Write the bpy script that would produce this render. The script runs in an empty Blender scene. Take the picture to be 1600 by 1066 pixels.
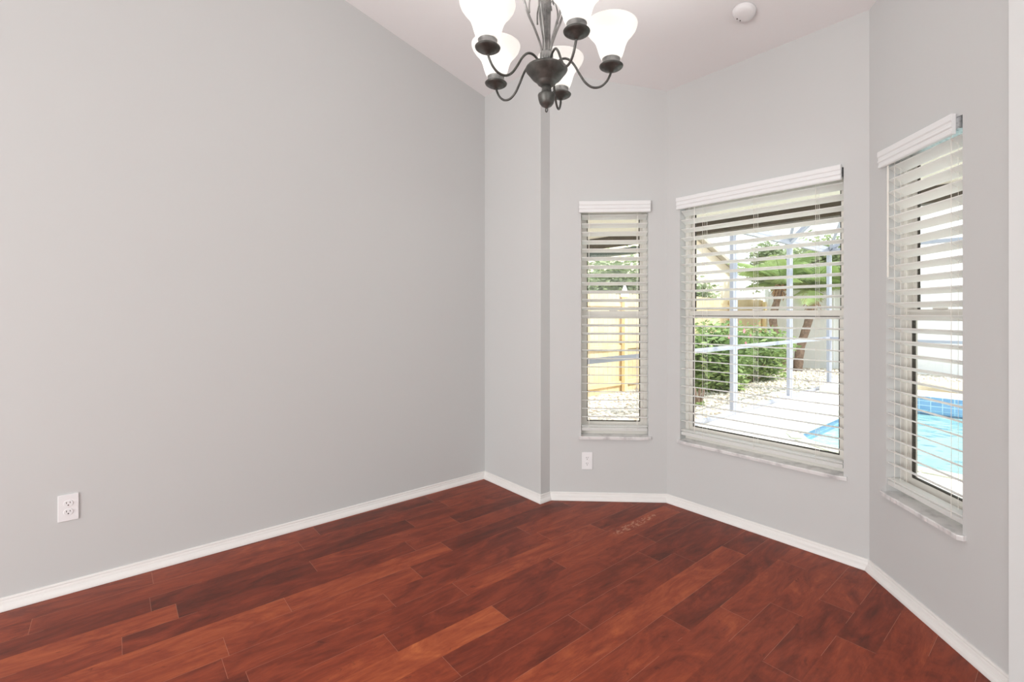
import bpy, bmesh, math, random
from mathutils import Vector, Matrix
random.seed(7)
PI = math.pi
S2 = math.sqrt(.5)
C = bpy.context.scene.collection
scn = bpy.context.scene

# ------------------------------------------------------------------ camera, world, light, exposure
cam_d = bpy.data.cameras.new('camera')
cam = bpy.data.objects.new('camera', cam_d)
C.objects.link(cam)
cam.location = (3.2921, -2.2767, 1.35)
cam.rotation_euler = (PI / 2, 0, math.radians(48.0517))
cam_d.sensor_fit = 'HORIZONTAL'
cam_d.sensor_width = 36
cam_d.lens = 752.32 / 1600 * 36
cam_d.shift_x = (800 - 853.68) / 1600
cam_d.shift_y = (490.26 - 533) / 1600
cam_d.clip_start = .02
scn.camera = cam
scn.view_settings.view_transform = 'Standard'
scn.view_settings.look = 'None'
scn.view_settings.exposure = -.05
scn.view_settings.gamma = 1
scn.view_settings.use_curve_mapping = False
scn.cycles.max_bounces = 10
scn.cycles.diffuse_bounces = 6
scn.cycles.transparent_max_bounces = 24
scn.cycles.sample_clamp_indirect = 6

w = bpy.data.worlds.new('hazy_sky')
scn.world = w
w.use_nodes = True
nt = w.node_tree
nt.nodes.clear()
tc = nt.nodes.new('ShaderNodeTexCoord')
sp = nt.nodes.new('ShaderNodeSeparateXYZ')
cr = nt.nodes.new('ShaderNodeValToRGB')
bg = nt.nodes.new('ShaderNodeBackground')
wo = nt.nodes.new('ShaderNodeOutputWorld')
nt.links.new(tc.outputs['Generated'], sp.inputs[0])
nt.links.new(sp.outputs['Z'], cr.inputs[0])
cr.color_ramp.elements[0].position = 0
cr.color_ramp.elements[0].color = (1, .99, .97, 1)
cr.color_ramp.elements[1].position = .9
cr.color_ramp.elements[1].color = (.72, .86, 1, 1)
nt.links.new(cr.outputs[0], bg.inputs[0])
bg.inputs[1].default_value = 2.2
nt.links.new(bg.outputs[0], wo.inputs[0])

sun_d = bpy.data.lights.new('sun', 'SUN')
sun_d.energy = 6
sun_d.angle = math.radians(2)
sun_d.color = (1, .96, .9)
sun = bpy.data.objects.new('sun', sun_d)
C.objects.link(sun)
sun.rotation_euler = Vector((.62, .2, .95)).to_track_quat('Z', 'Y').to_euler()


def area(name, loc, aim, sx, sy, power, col=(1, 1, 1)):
    d = bpy.data.lights.new(name, 'AREA')
    d.shape = 'RECTANGLE'
    d.size, d.size_y, d.energy, d.color = sx, sy, power, col
    o = bpy.data.objects.new(name, d)
    C.objects.link(o)
    o.location = loc
    o.rotation_euler = (Vector(loc) - Vector(aim)).to_track_quat('Z', 'Y').to_euler()
    return o


# unseen fill lights added to brighten the room, in invented openings behind the camera
area('rear_fill_light', (2.6, -6.05, 1.25), (2.6, 0, 1.25), 3.6, 2.2, 172, (1, .985, .96))
area('side_fill_light', (5.5, -2.6, 1.7), (0, -2.4, 1.7), 2.6, 1.8, 60, (1, .985, .96))


# ------------------------------------------------------------------ helpers
def lin(r, g, b):
    f = lambda c: (c / 255 / 12.92) if c <= 10.3 else ((c / 255 + .055) / 1.055) ** 2.4
    return (f(r), f(g), f(b), 1)


def mat(name, col, rough=.5, metal=0, spec=.5, bump=None, vary=None, trans=0):
    m = bpy.data.materials.new(name)
    m.use_nodes = True
    n = m.node_tree
    b = n.nodes['Principled BSDF']
    b.inputs['Base Color'].default_value = col
    b.inputs['Roughness'].default_value = rough
    b.inputs['Metallic'].default_value = metal
    b.inputs['Specular IOR Level'].default_value = spec
    t = n.nodes.new('ShaderNodeTexCoord')
    if vary:      # (scale, other colour, low, high)
        no = n.nodes.new('ShaderNodeTexNoise')
        no.inputs['Scale'].default_value = vary[0]
        no.inputs['Detail'].default_value = 5
        n.links.new(t.outputs['Object'], no.inputs['Vector'])
        r = n.nodes.new('ShaderNodeValToRGB')
        r.color_ramp.elements[0].position = vary[2]
        r.color_ramp.elements[0].color = col
        r.color_ramp.elements[1].position = vary[3]
        r.color_ramp.elements[1].color = vary[1]
        n.links.new(no.outputs['Fac'], r.inputs[0])
        n.links.new(r.outputs[0], b.inputs['Base Color'])
    if bump:      # (scale, strength, distance)
        no = n.nodes.new('ShaderNodeTexNoise')
        no.inputs['Scale'].default_value = bump[0]
        no.inputs['Detail'].default_value = 3
        n.links.new(t.outputs['Object'], no.inputs['Vector'])
        bu = n.nodes.new('ShaderNodeBump')
        bu.inputs['Strength'].default_value = bump[1]
        bu.inputs['Distance'].default_value = bump[2]
        n.links.new(no.outputs['Fac'], bu.inputs['Height'])
        n.links.new(bu.outputs[0], b.inputs['Normal'])
    return m


M = {}
M['wall'] = mat('greige_wall_paint', lin(199, 201, 201), .75, 0, .25, bump=(260, .12, .001))
M['ceil'] = mat('ceiling_paint', lin(230, 230, 231), .85, 0, .2, bump=(120, .25, .002))
M['trim'] = mat('white_trim_paint', lin(229, 228, 226), .4, bump=(40, .03, .001))
M['ext'] = mat('cream_stucco', lin(214, 205, 188), .85, bump=(60, .3, .004))
M['marble'] = mat('white_marble', lin(222, 222, 222), .22, vary=(14, lin(176, 176, 178), .45, .72))
M['slat'] = mat('white_blind_slat', lin(250, 251, 250), .4)
M['valance'] = mat('white_valance', lin(229, 231, 232), .4)
M['cord'] = mat('white_cord', lin(232, 230, 224), .7)
M['frame'] = mat('putty_window_frame', lin(214, 211, 205), .45)
M['gasket'] = mat('dark_gasket', lin(62, 58, 50), .6)
M['headrail'] = mat('galvanised_headrail', lin(190, 194, 196), .35, .6, vary=(60, lin(120, 126, 130), .5, .7))
M['plate'] = mat('white_plastic', lin(232, 233, 235), .3)
M['slot'] = mat('dark_slot', lin(50, 44, 42), .6)
M['bronze'] = mat('brushed_dark_bronze', lin(70, 70, 67), .42, .55, vary=(18, lin(104, 104, 101), .42, .7), bump=(90, .15, .001))
M['pewter'] = mat('brushed_pewter', lin(150, 150, 148), .35, .6, vary=(22, lin(96, 97, 96), .45, .7))
M['cage'] = mat('pale_screen_frame', lin(170, 172, 184), .5, vary=(3, lin(162, 164, 176), .4, .7))
M['deck'] = mat('cool_deck', lin(232, 228, 220), .8, vary=(5, lin(222, 216, 206), .35, .7), bump=(60, .3, .003))
M['coping'] = mat('pool_coping', lin(206, 208, 190), .7, vary=(9, lin(190, 196, 176), .4, .7))
M['plaster'] = mat('aqua_pool_plaster', lin(196, 224, 222), .7, vary=(3, lin(222, 238, 236), .4, .7))
M['fascia'] = mat('dark_brown_fascia', lin(84, 72, 58), .6, vary=(6, lin(68, 58, 46), .4, .7))
M['gutter'] = mat('dark_green_gutter', lin(84, 98, 90), .5)
M['soffit'] = mat('cream_soffit', lin(226, 218, 204), .8)
M['vinyl'] = mat('white_vinyl', lin(236, 238, 240), .5)
M['stucco'] = mat('pale_house_stucco', lin(232, 220, 200), .9, bump=(20, .3, .01))
M['roof'] = mat('grey_shingle', lin(184, 178, 168), .9, bump=(30, .5, .02))
M['stone'] = mat('white_river_stone', lin(226, 218, 206), .8, vary=(3, lin(168, 152, 132), .5, .75))
M['gravel'] = mat('pale_gravel_bed', lin(226, 216, 200), .95, vary=(16, lin(134, 112, 88), .44, .66), bump=(45, .9, .03))
M['boulder'] = mat('tan_boulder', lin(206, 190, 160), .9, bump=(12, .6, .03))
M['trunk'] = mat('palm_bark', lin(150, 126, 110), .95, vary=(14, lin(112, 92, 78), .4, .7), bump=(30, .8, .03))
M['skirt'] = mat('dead_frond', lin(186, 152, 120), .9, vary=(8, lin(140, 108, 84), .4, .7))
M['flower'] = mat('pink_petal', lin(236, 150, 168), .6)
M['lensdot'] = mat('sensor_slot', lin(70, 66, 66), .6)
M['lampwhite'] = mat('white_post_cap', lin(240, 240, 240), .5)


def leafmat(name, a, b):
    m = mat(name, a, .55, vary=(1.4, b, .38, .66))
    n = m.node_tree
    p = n.nodes['Principled BSDF']
    tr = n.nodes.new('ShaderNodeBsdfTranslucent')
    mx = n.nodes.new('ShaderNodeMixShader')
    mx.inputs[0].default_value = .35
    src = p.inputs['Base Color'].links[0].from_socket
    n.links.new(src, tr.inputs[0])
    n.links.new(p.outputs[0], mx.inputs[1])
    n.links.new(tr.outputs[0], mx.inputs[2])
    n.links.new(mx.outputs[0], n.nodes['Material Output'].inputs[0])
    return m


M['leaf'] = leafmat('hibiscus_leaf', lin(126, 152, 92), lin(180, 200, 134))
M['leaf2'] = leafmat('hedge_tree_leaf', lin(138, 152, 118), lin(176, 188, 146))
M['frond'] = leafmat('palm_frond_leaf', lin(138, 160, 96), lin(178, 196, 134))


def translucent(key, k):
    n = M[key].node_tree
    p = n.nodes['Principled BSDF']
    tr = n.nodes.new('ShaderNodeBsdfTranslucent')
    tr.inputs[0].default_value = p.inputs['Base Color'].default_value
    mx = n.nodes.new('ShaderNodeMixShader')
    mx.inputs[0].default_value = k
    n.links.new(p.outputs[0], mx.inputs[1])
    n.links.new(tr.outputs[0], mx.inputs[2])
    n.links.new(mx.outputs[0], n.nodes['Material Output'].inputs[0])


translucent('slat', .58)


def glass(name, tint, gl=.02):
    m = bpy.data.materials.new(name)
    m.use_nodes = True
    n = m.node_tree
    n.nodes.clear()
    t = n.nodes.new('ShaderNodeBsdfTransparent')
    t.inputs[0].default_value = tint
    g = n.nodes.new('ShaderNodeBsdfGlossy')
    g.inputs['Roughness'].default_value = .02
    lw = n.nodes.new('ShaderNodeLayerWeight')
    lw.inputs['Blend'].default_value = .5
    pw = n.nodes.new('ShaderNodeMath')
    pw.operation = 'POWER'
    pw.inputs[1].default_value = 4.5
    n.links.new(lw.outputs['Facing'], pw.inputs[0])
    f = n.nodes.new('ShaderNodeMath')
    f.operation = 'MULTIPLY_ADD'
    f.inputs[1].default_value = .9
    f.inputs[2].default_value = gl
    f.use_clamp = True
    n.links.new(pw.outputs[0], f.inputs[0])
    mx = n.nodes.new('ShaderNodeMixShader')
    o = n.nodes.new('ShaderNodeOutputMaterial')
    n.links.new(f.outputs[0], mx.inputs[0])
    n.links.new(t.outputs[0], mx.inputs[1])
    n.links.new(g.outputs[0], mx.inputs[2])
    n.links.new(mx.outputs[0], o.inputs[0])
    return m, n, g, lw


M['glass'], _n, _g, _f = glass('window_glass', (.97, .985, .975, 1))
M['water'], _n, _g, _f = glass('pool_water', (.88, .965, .97, 1))
_t = _n.nodes.new('ShaderNodeTexCoord')
_w = _n.nodes.new('ShaderNodeTexNoise')
_w.inputs['Scale'].default_value = 2.6
_w.inputs['Detail'].default_value = 2
_b = _n.nodes.new('ShaderNodeBump')
_b.inputs['Strength'].default_value = .5
_b.inputs['Distance'].default_value = .12
_n.links.new(_t.outputs['Object'], _w.inputs['Vector'])
_n.links.new(_w.outputs['Fac'], _b.inputs['Height'])
_n.links.new(_b.outputs[0], _g.inputs['Normal'])
_n.links.new(_b.outputs[0], _f.inputs['Normal'])


def tilemat():
    m = mat('blue_pool_tile', lin(70, 120, 178), .15)
    n = m.node_tree
    b = n.nodes['Principled BSDF']
    t = n.nodes.new('ShaderNodeTexCoord')
    br = n.nodes.new('ShaderNodeTexBrick')
    br.offset = 0
    br.inputs['Scale'].default_value = 1
    br.inputs['Brick Width'].default_value = .15
    br.inputs['Row Height'].default_value = .075
    br.inputs['Mortar Size'].default_value = .006
    br.inputs['Color1'].default_value = lin(112, 148, 188)
    br.inputs['Color2'].default_value = lin(134, 166, 200)
    br.inputs['Mortar'].default_value = lin(184, 204, 222)
    mp = n.nodes.new('ShaderNodeMapping')
    mp.inputs['Rotation'].default_value = (PI / 2, 0, 0)
    n.links.new(t.outputs['Object'], mp.inputs[0])
    n.links.new(mp.outputs[0], br.inputs['Vector'])
    n.links.new(br.outputs[0], b.inputs['Base Color'])
    return m


M['tile'] = tilemat()


def woodfence():
    m = mat('pine_fence', lin(214, 190, 150), .85, vary=(2.2, lin(226, 206, 172), .35, .65), bump=(20, .3, .004))
    return m


M['pine'] = woodfence()
M['pine_post'] = mat('pale_pine_post', lin(240, 218, 170), .85)


def shademat():
    m = bpy.data.materials.new('lit_frosted_glass')
    m.use_nodes = True
    n = m.node_tree
    p = n.nodes['Principled BSDF']
    p.inputs['Base Color'].default_value = (.9, .89, .87, 1)
    p.inputs['Roughness'].default_value = .35
    p.inputs['Emission Color'].default_value = (1, .985, .96, 1)
    p.inputs['Emission Strength'].default_value = .35
    tr = n.nodes.new('ShaderNodeBsdfTranslucent')
    tr.inputs[0].default_value = (.78, .775, .76, 1)
    mx = n.nodes.new('ShaderNodeMixShader')
    mx.inputs[0].default_value = .4
    n.links.new(p.outputs[0], mx.inputs[1])
    n.links.new(tr.outputs[0], mx.inputs[2])
    n.links.new(mx.outputs[0], n.nodes['Material Output'].inputs[0])
    return m


M['shade'] = shademat()
bulbm = bpy.data.materials.new('lit_bulb')
bulbm.use_nodes = True
bulbm.node_tree.nodes['Principled BSDF'].inputs['Emission Color'].default_value = (1, .95, .88, 1)
bulbm.node_tree.nodes['Principled BSDF'].inputs['Emission Strength'].default_value = 12
M['bulb'] = bulbm


def floormat():
    m = bpy.data.materials.new('red_brown_maple_planks')
    m.use_nodes = True
    n = m.node_tree
    N = n.nodes
    L = n.links.new
    b = N['Principled BSDF']
    at = N.new('ShaderNodeAttribute')
    at.attribute_name = 'plank'
    sc = N.new('ShaderNodeSeparateColor')
    L(at.outputs['Color'], sc.inputs[0])
    uv = N.new('ShaderNodeUVMap')
    uv.uv_map = 'UVMap'
    tc = N.new('ShaderNodeTexCoord')
    comb = N.new('ShaderNodeCombineXYZ')
    mul = N.new('ShaderNodeMath')
    mul.operation = 'MULTIPLY'
    mul.inputs[1].default_value = 47
    L(sc.outputs[1], mul.inputs[0])
    L(mul.outputs[0], comb.inputs['Z'])
    add = N.new('ShaderNodeVectorMath')
    L(tc.outputs['Object'], add.inputs[0])
    L(comb.outputs[0], add.inputs[1])

    def noise(scale, sc3, det, dist=0.0, rough=.55):
        mp = N.new('ShaderNodeMapping')
        mp.inputs['Scale'].default_value = sc3
        L(add.outputs[0], mp.inputs[0])
        no = N.new('ShaderNodeTexNoise')
        no.inputs['Scale'].default_value = scale
        no.inputs['Detail'].default_value = det
        no.inputs['Distortion'].default_value = dist
        no.inputs['Roughness'].default_value = rough
        L(mp.outputs[0], no.inputs['Vector'])
        return no

    def math_(op, a, bb):
        x = N.new('ShaderNodeMath')
        x.operation = op
        for i, v in enumerate((a, bb)):
            if isinstance(v, (int, float)):
                x.inputs[i].default_value = v
            else:
                L(v, x.inputs[i])
        return x.outputs[0]

    def mixc(f, a, bb, typ='MIX'):
        x = N.new('ShaderNodeMix')
        x.data_type = 'RGBA'
        x.blend_type = typ
        for k, v in ((0, f), (6, a), (7, bb)):
            if isinstance(v, (int, float)):
                x.inputs[k].default_value = v
            elif isinstance(v, tuple):
                x.inputs[k].default_value = v
            else:
                L(v, x.inputs[k])
        return x.outputs[2]

    cloud = noise(8.5, (1, .36, 1), 7, 1.3, .66)
    grain = noise(48, (1.0, .14, 1), 6, .7, .72)
    knot = noise(13, (1, .5, 1), 6, 2.0, .66)
    # value 0..1 along a dark -> bright ramp
    v = math_('MULTIPLY_ADD', sc.outputs[0], .62)
    N[v.node.name].inputs[2].default_value = -.10
    c1 = math_('SUBTRACT', cloud.outputs['Fac'], .5)
    c1 = math_('MULTIPLY', c1, 1.05)
    g1 = math_('SUBTRACT', grain.outputs['Fac'], .5)
    g1 = math_('MULTIPLY', g1, .5)
    v = math_('ADD', v, c1)
    v = math_('ADD', v, g1)
    v = math_('ADD', v, .22)
    ramp = N.new('ShaderNodeValToRGB')
    e = ramp.color_ramp.elements
    e[0].position, e[0].color = .05, lin(84, 34, 21)
    e[1].position, e[1].color = .95, lin(202, 116, 66)
    for pz, cc in ((.3, lin(117, 48, 30)), (.5, lin(141, 62, 38)), (.72, lin(170, 85, 50))):
        k = e.new(pz)
        k.color = cc
    L(v, ramp.inputs[0])
    # dark mineral streaks
    kr = N.new('ShaderNodeValToRGB')
    kr.color_ramp.elements[0].position = .30
    kr.color_ramp.elements[0].color = (1, 1, 1, 1)
    kr.color_ramp.elements[1].position = .38
    kr.color_ramp.elements[1].color = (0, 0, 0, 1)
    L(knot.outputs['Fac'], kr.inputs[0])
    col = mixc(math_('MULTIPLY', kr.outputs[0], .5), ramp.outputs[0], lin(66, 26, 20))
    # seams: u across the board in metres (0..w), v along in metres (0..l); the attribute's blue = 1 at planks
    su = N.new('ShaderNodeSeparateXYZ')
    L(uv.outputs[0], su.inputs[0])
    eu = math_('LESS_THAN', su.outputs[0], .011)
    ev = math_('LESS_THAN', su.outputs[1], .0016)
    sn = noise(3.2, (1, .5, 1), 2)
    sm = math_('GREATER_THAN', sn.outputs['Fac'], .5)
    seam = math_('MULTIPLY', eu, sm)
    seam = math_('MAXIMUM', seam, ev)
    col = mixc(math_('MULTIPLY', seam, .5), col, lin(196, 138, 112))  # pale tint paints in the light reflected by the board bevels
    # a pale paint scuff with its own shape near the bay
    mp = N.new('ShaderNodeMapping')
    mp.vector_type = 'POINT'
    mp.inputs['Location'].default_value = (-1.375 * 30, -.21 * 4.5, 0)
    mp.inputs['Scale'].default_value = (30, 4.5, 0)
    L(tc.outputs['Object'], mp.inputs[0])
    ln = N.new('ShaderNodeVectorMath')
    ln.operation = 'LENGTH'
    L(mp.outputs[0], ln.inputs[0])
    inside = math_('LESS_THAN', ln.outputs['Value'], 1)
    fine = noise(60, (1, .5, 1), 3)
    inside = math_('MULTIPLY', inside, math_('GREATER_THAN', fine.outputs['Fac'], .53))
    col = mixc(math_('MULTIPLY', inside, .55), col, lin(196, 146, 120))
    L(col, b.inputs['Base Color'])
    b.inputs['Roughness'].default_value = .42
    b.inputs['Specular IOR Level'].default_value = .25
    bu = N.new('ShaderNodeBump')
    bu.inputs['Strength'].default_value = .12
    bu.inputs['Distance'].default_value = .002
    L(grain.outputs['Fac'], bu.inputs['Height'])
    L(bu.outputs[0], b.inputs['Normal'])
    return m


M['floor'] = floormat()


def mesh_obj(name, bm, m, parent=None, smooth=False, loc=None):
    me = bpy.data.meshes.new(name)
    bmesh.ops.recalc_face_normals(bm, faces=bm.faces)
    bm.to_mesh(me)
    bm.free()
    if m is not None:
        me.materials.append(M[m] if isinstance(m, str) else m)
    if smooth:
        for p in me.polygons:
            p.use_smooth = True
    o = bpy.data.objects.new(name, me)
    C.objects.link(o)
    if parent is not None:
        o.parent = parent
    if loc is not None:
        o.location = loc
    return o


def empty(name, label, cat, loc=(0, 0, 0), rz=0, group=None, kind=None):
    o = bpy.data.objects.new(name, None)
    o.empty_display_size = .1
    C.objects.link(o)
    o.location = loc
    o.rotation_euler = (0, 0, rz)
    tag(o, label, cat, group, kind)
    return o


def tag(o, label=None, cat=None, group=None, kind=None):
    if label: o['label'] = label
    if cat: o['category'] = cat
    if group: o['group'] = group
    if kind: o['kind'] = kind
    return o


def hexa(bm, p):
    """p: 8 points, bottom ring 0-3 then top ring 4-7"""
    v = [bm.verts.new(q) for q in p]
    for f in ((0, 1, 2, 3), (7, 6, 5, 4), (0, 4, 5, 1), (1, 5, 6, 2), (2, 6, 7, 3), (3, 7, 4, 0)):
        bm.faces.new([v[i] for i in f])


def box(bm, x0, x1, y0, y1, z0, z1):
    hexa(bm, [(x0, y0, z0), (x1, y0, z0), (x1, y1, z0), (x0, y1, z0), (x0, y0, z1), (x1, y0, z1), (x1, y1, z1), (x0, y1, z1)])


def rbox(bm, x0, x1, y0, y1, z0, z1, r=.003):
    b2 = bmesh.new()
    box(b2, x0, x1, y0, y1, z0, z1)
    bmesh.ops.recalc_face_normals(b2, faces=b2.faces)
    bmesh.ops.bevel(b2, geom=b2.edges[:], offset=r, segments=2, affect='EDGES', profile=.5)
    merge(bm, b2)


def merge(bm, b2):
    t = bpy.data.meshes.new('tmp')
    b2.to_mesh(t)
    b2.free()
    bm.from_mesh(t)
    bpy.data.meshes.remove(t)


def prism(bm, poly, z0, z1):
    a = [bm.verts.new((x, y, z0)) for x, y in poly]
    b = [bm.verts.new((x, y, z1)) for x, y in poly]
    bm.faces.new(a[::-1])
    bm.faces.new(b)
    k = len(poly)
    for i in range(k):
        bm.faces.new((a[i], a[(i + 1) % k], b[(i + 1) % k], b[i]))


def tube(bm, pts, rad, seg=8, cap=True):
    pts = [Vector(p) for p in pts]
    if isinstance(rad, (int, float)):
        rad = [rad] * len(pts)
    rings = []
    up = None
    for i, p in enumerate(pts):
        d = (pts[min(i + 1, len(pts) - 1)] - pts[max(i - 1, 0)]).normalized()
        if up is None:
            up = d.orthogonal().normalized()
        else:
            up = (up - d * up.dot(d))
            if up.length < 1e-5:
                up = d.orthogonal()
            up.normalize()
        s = d.cross(up)
        rings.append([bm.verts.new(p + (up * math.cos(2 * PI * k / seg) + s * math.sin(2 * PI * k / seg)) * rad[i]) for k in range(seg)])
    for a, b in zip(rings, rings[1:]):
        for k in range(seg):
            bm.faces.new((a[k], a[(k + 1) % seg], b[(k + 1) % seg], b[k]))
    if cap:
        bm.faces.new(rings[0][::-1])
        bm.faces.new(rings[-1])


def lathe(bm, prof, seg=32, cx=0, cy=0, cz=0, flute=0, nf=0):
    rings = []
    for r, z in prof:
        if r < 1e-5:
            rings.append([bm.verts.new((cx, cy, cz + z))])
        else:
            ring = []
            for k in range(seg):
                a = 2 * PI * k / seg
                rr = r * (1 + (flute * math.cos(nf * a) if nf else 0))
                ring.append(bm.verts.new((cx + rr * math.cos(a), cy + rr * math.sin(a), cz + z)))
            rings.append(ring)
    for a, b in zip(rings, rings[1:]):
        for k in range(seg):
            q = [a[k % len(a)], a[(k + 1) % len(a)], b[(k + 1) % len(b)], b[k % len(b)]]
            u = []
            for x in q:
                if x not in u:
                    u.append(x)
            if len(u) > 2:
                bm.faces.new(u)


def spline(pts, n=6):
    pts = [Vector(p) for p in pts]
    out = []
    for i in range(len(pts) - 1):
        p0, p1, p2, p3 = pts[max(i - 1, 0)], pts[i], pts[i + 1], pts[min(i + 2, len(pts) - 1)]
        for k in range(n):
            t = k / n
            out.append(.5 * ((2 * p1) + (p2 - p0) * t + (2 * p0 - 5 * p1 + 4 * p2 - p3) * t * t + (3 * p1 - p0 - 3 * p2 + p3) * t ** 3))
    out.append(pts[-1])
    return out


# ------------------------------------------------------------------ room plan
K = .27278
ZC = 2.9507
W1, RET, BL, CL = .6994, .08776, .84445, 1.24673
P = [(0, -6.2), (0, 0), (W1, 0), (W1, RET), (W1 + BL * S2, RET + BL * S2), (W1 + BL * S2 + CL, RET + BL * S2),
     (3.1245, .10363), (3.1245, 0), (5.6, 0), (5.6, -6.2), (0, -6.2)]
VC = P[4][1]
RIDGE = -3.6
T = .15


def ceil_z(v):
    return ZC + K * (VC - v) if v > RIDGE else ZC + K * (VC - RIDGE) - K * (RIDGE - v)


def offset(P, t, closed=True):
    """polygon offset to the left of travel (outside of the room for t>0)"""
    Q = P[:-1]
    k = len(Q)
    out = []
    for i in range(k):
        a, b, c = Vector(Q[i - 1]), Vector(Q[i]), Vector(Q[(i + 1) % k])
        d1, d2 = (b - a).normalized(), (c - b).normalized()
        n1, n2 = Vector((-d1.y, d1.x)), Vector((-d2.y, d2.x))
        m = (n1 + n2) / (1 + n1.dot(n2))
        out.append(tuple(b + m * t))
    return out + [out[0]]


PO = offset(P, T)


class Wall:
    def __init__(s, i):
        s.a, s.b = Vector(P[i]), Vector(P[i + 1])
        s.oa, s.ob = Vector(PO[i]), Vector(PO[i + 1])
        s.L = (s.b - s.a).length
        s.d = (s.b - s.a) / s.L
        s.n = Vector((-s.d.y, s.d.x))
        s.rz = math.atan2(s.d.y, s.d.x)


def wall(name, i, holes=(), m='wall'):
    W = Wall(i)
    bm = bmesh.new()
    cuts = sorted({0.0, W.L} | {h[0] for h in holes} | {h[1] for h in holes})

    def pt(s, outer, z):
        if not outer:
            q = W.a + W.d * s
        elif s <= 0:
            q = W.oa
        elif s >= W.L:
            q = W.ob
        else:
            q = W.a + W.d * s + W.n * T
        return q, z

    def cell(s0, s1, z0, z1):
        pp = []
        for top in (0, 1):
            for s, o in ((s0, 0), (s1, 0), (s1, 1), (s0, 1)):
                q, _ = pt(s, o, 0)
                z = z0 if not top else (ceil_z(q.y) + .03 if z1 is None else z1)
                pp.append((q.x, q.y, z))
        hexa(bm, pp)
    extra = [RIDGE] if abs(W.d.y) > .9 and W.L > 4 else []
    for s0, s1 in zip(cuts, cuts[1:]):
        hh = [h for h in holes if h[0] <= s0 + 1e-6 and h[1] >= s1 - 1e-6]
        if hh:
            cell(s0, s1, -.1, hh[0][2])
            cell(s0, s1, hh[0][3], None)
        elif extra:
            sm = abs(RIDGE - W.a.y)
            cell(s0, sm, -.1, None)
            cell(sm, s1, -.1, None)
        else:
            cell(s0, s1, -.1, None)
    bmesh.ops.remove_doubles(bm, verts=bm.verts, dist=1e-5)
    o = mesh_obj(name, bm, m)
    tag(o, kind='structure')
    return o


HZ0, HZ1 = .45, 2.15
HB = (.227, .711, HZ0, HZ1)
HC = (.106, 1.126, HZ0, HZ1)
HD = (.134, .606, HZ0, HZ1)
wall('wall_left', 0)
wall('wall_back', 1)
wall('wall_return_left', 2)
wall('wall_bay_left', 3, [HB])
wall('wall_bay_center', 4, [HC])
wall('wall_bay_right', 5, [HD])
wall('wall_return_right', 6)
wall('wall_right', 7)
wall('wall_far_right', 8, [(1.3, 3.9, .8, 2.6)])
wall('wall_rear', 9, [(1.1, 4.7, .05, 2.35)])

# ceiling: two sloping slabs meeting at the ridge
bm = bmesh.new()
for v0, v1 in ((RIDGE, VC + .2), (-6.4, RIDGE)):
    z0, z1 = ceil_z(v0 if v0 > RIDGE - .001 else v0), ceil_z(v1)
    if v0 == RIDGE:
        z0 = ceil_z(RIDGE + 1e-6)
    hexa(bm, [(-.2, v0, z0), (5.8, v0, z0), (5.8, v1, z1), (-.2, v1, z1), (-.2, v0, z0 + .12), (5.8, v0, z0 + .12), (5.8, v1, z1 + .12), (-.2, v1, z1 + .12)])
tag(mesh_obj('ceiling', bm, 'ceil'), kind='structure')

# ------------------------------------------------------------------ plank floor
bm = bmesh.new()
uvl = bm.loops.layers.uv.new('UVMap')
cl = bm.loops.layers.float_color.new('plank')
PW = .142
known = {-4: [(-.979, .86)], -2: [(-.763, .34), (.07, .36)], -3: [(-1.316, .5), (-.067, .3)], -1: [(-1.2, .45), (.35, .66)], 2: [(.004, .42)], 4: [(-.026, .5)],
         -9: [(-1.677, .78), (-.842, .66)], -10: [(-2.252, .5), (-.996, .3)], -8: [(-1.938, .7), (-1.103, .56)], -6: [(-1.016, .44)], -7: [(-1.311, .55)],
         -5: [(-1.433, .62)], -14: [(-2.13, .5)], -13: [(-2.545, .42)], 0: [(-.45, .5)], 1: [(-.2, .52)], 3: [(.2, .3)], 5: [(-.6, .2)], 6: [(-.3, .42)]}
after = {-4: .4, -2: .2, -3: .12, -1: .22, 2: .5, 4: .22, -9: .2, -10: .4, -8: .25, -6: .62, -7: .4, -5: .3, -14: .5, -13: .42}
rows = range(-15, 26)
rng = random.Random(11)
for k in rows:
    x0, x1 = 2.035 + PW * k, 2.035 + PW * (k + 1)
    js = [(v, t) for v, t in known.get(k, [])]
    lo = min([v for v, t in js], default=-1.5 + rng.random())
    hi = max([v for v, t in js], default=lo)
    if not js:
        js = [(lo, rng.random() * .6 + .1)]
    v = lo
    while v > -6.3:
        v -= rng.uniform(.55, 1.3)
        js.append((v, rng.random() * .62 + .1))
    v = hi
    first = True
    while v < 1.0:
        v += rng.uniform(.6, 1.2)
        js.append((v, after.get(k, rng.random() * .5 + .05) if first else rng.random() * .5 + .1))
        first = False
    js.sort()
    for (a, ta), (b, tb) in zip(js, js[1:]):
        # a plank runs from joint a to joint b and carries the tone of its upper joint
        xa, xb = max(x0, -.1), min(x1, 5.7)
        a2, b2 = max(a, -6.3), min(b, .8)
        if b2 <= a2:
            continue
        f = bm.faces.new([bm.verts.new(q) for q in ((xa, a2, 0), (xb, a2, 0), (xb, b2, 0), (xa, b2, 0))])
        s = rng.random()
        for lp, uvv in zip(f.loops, ((xa - x0, 0), (xb - x0, 0), (xb - x0, b2 - a2), (xa - x0, b2 - a2))):
            lp[uvl].uv = (uvv[0] / PW, uvv[1])
            lp[cl] = (tb, s, 1, 1)
# slab underneath
f = [(-.1, -6.3), (5.7, -6.3), (5.7, .8), (-.1, .8)]
prism(bm, f, -.1, -.002)
me = bpy.data.meshes.new('floor')
bm.to_mesh(me)
bm.free()
me.materials.append(M['floor'])
fl = bpy.data.objects.new('floor', me)
C.objects.link(fl)
tag(fl, kind='structure')

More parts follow.
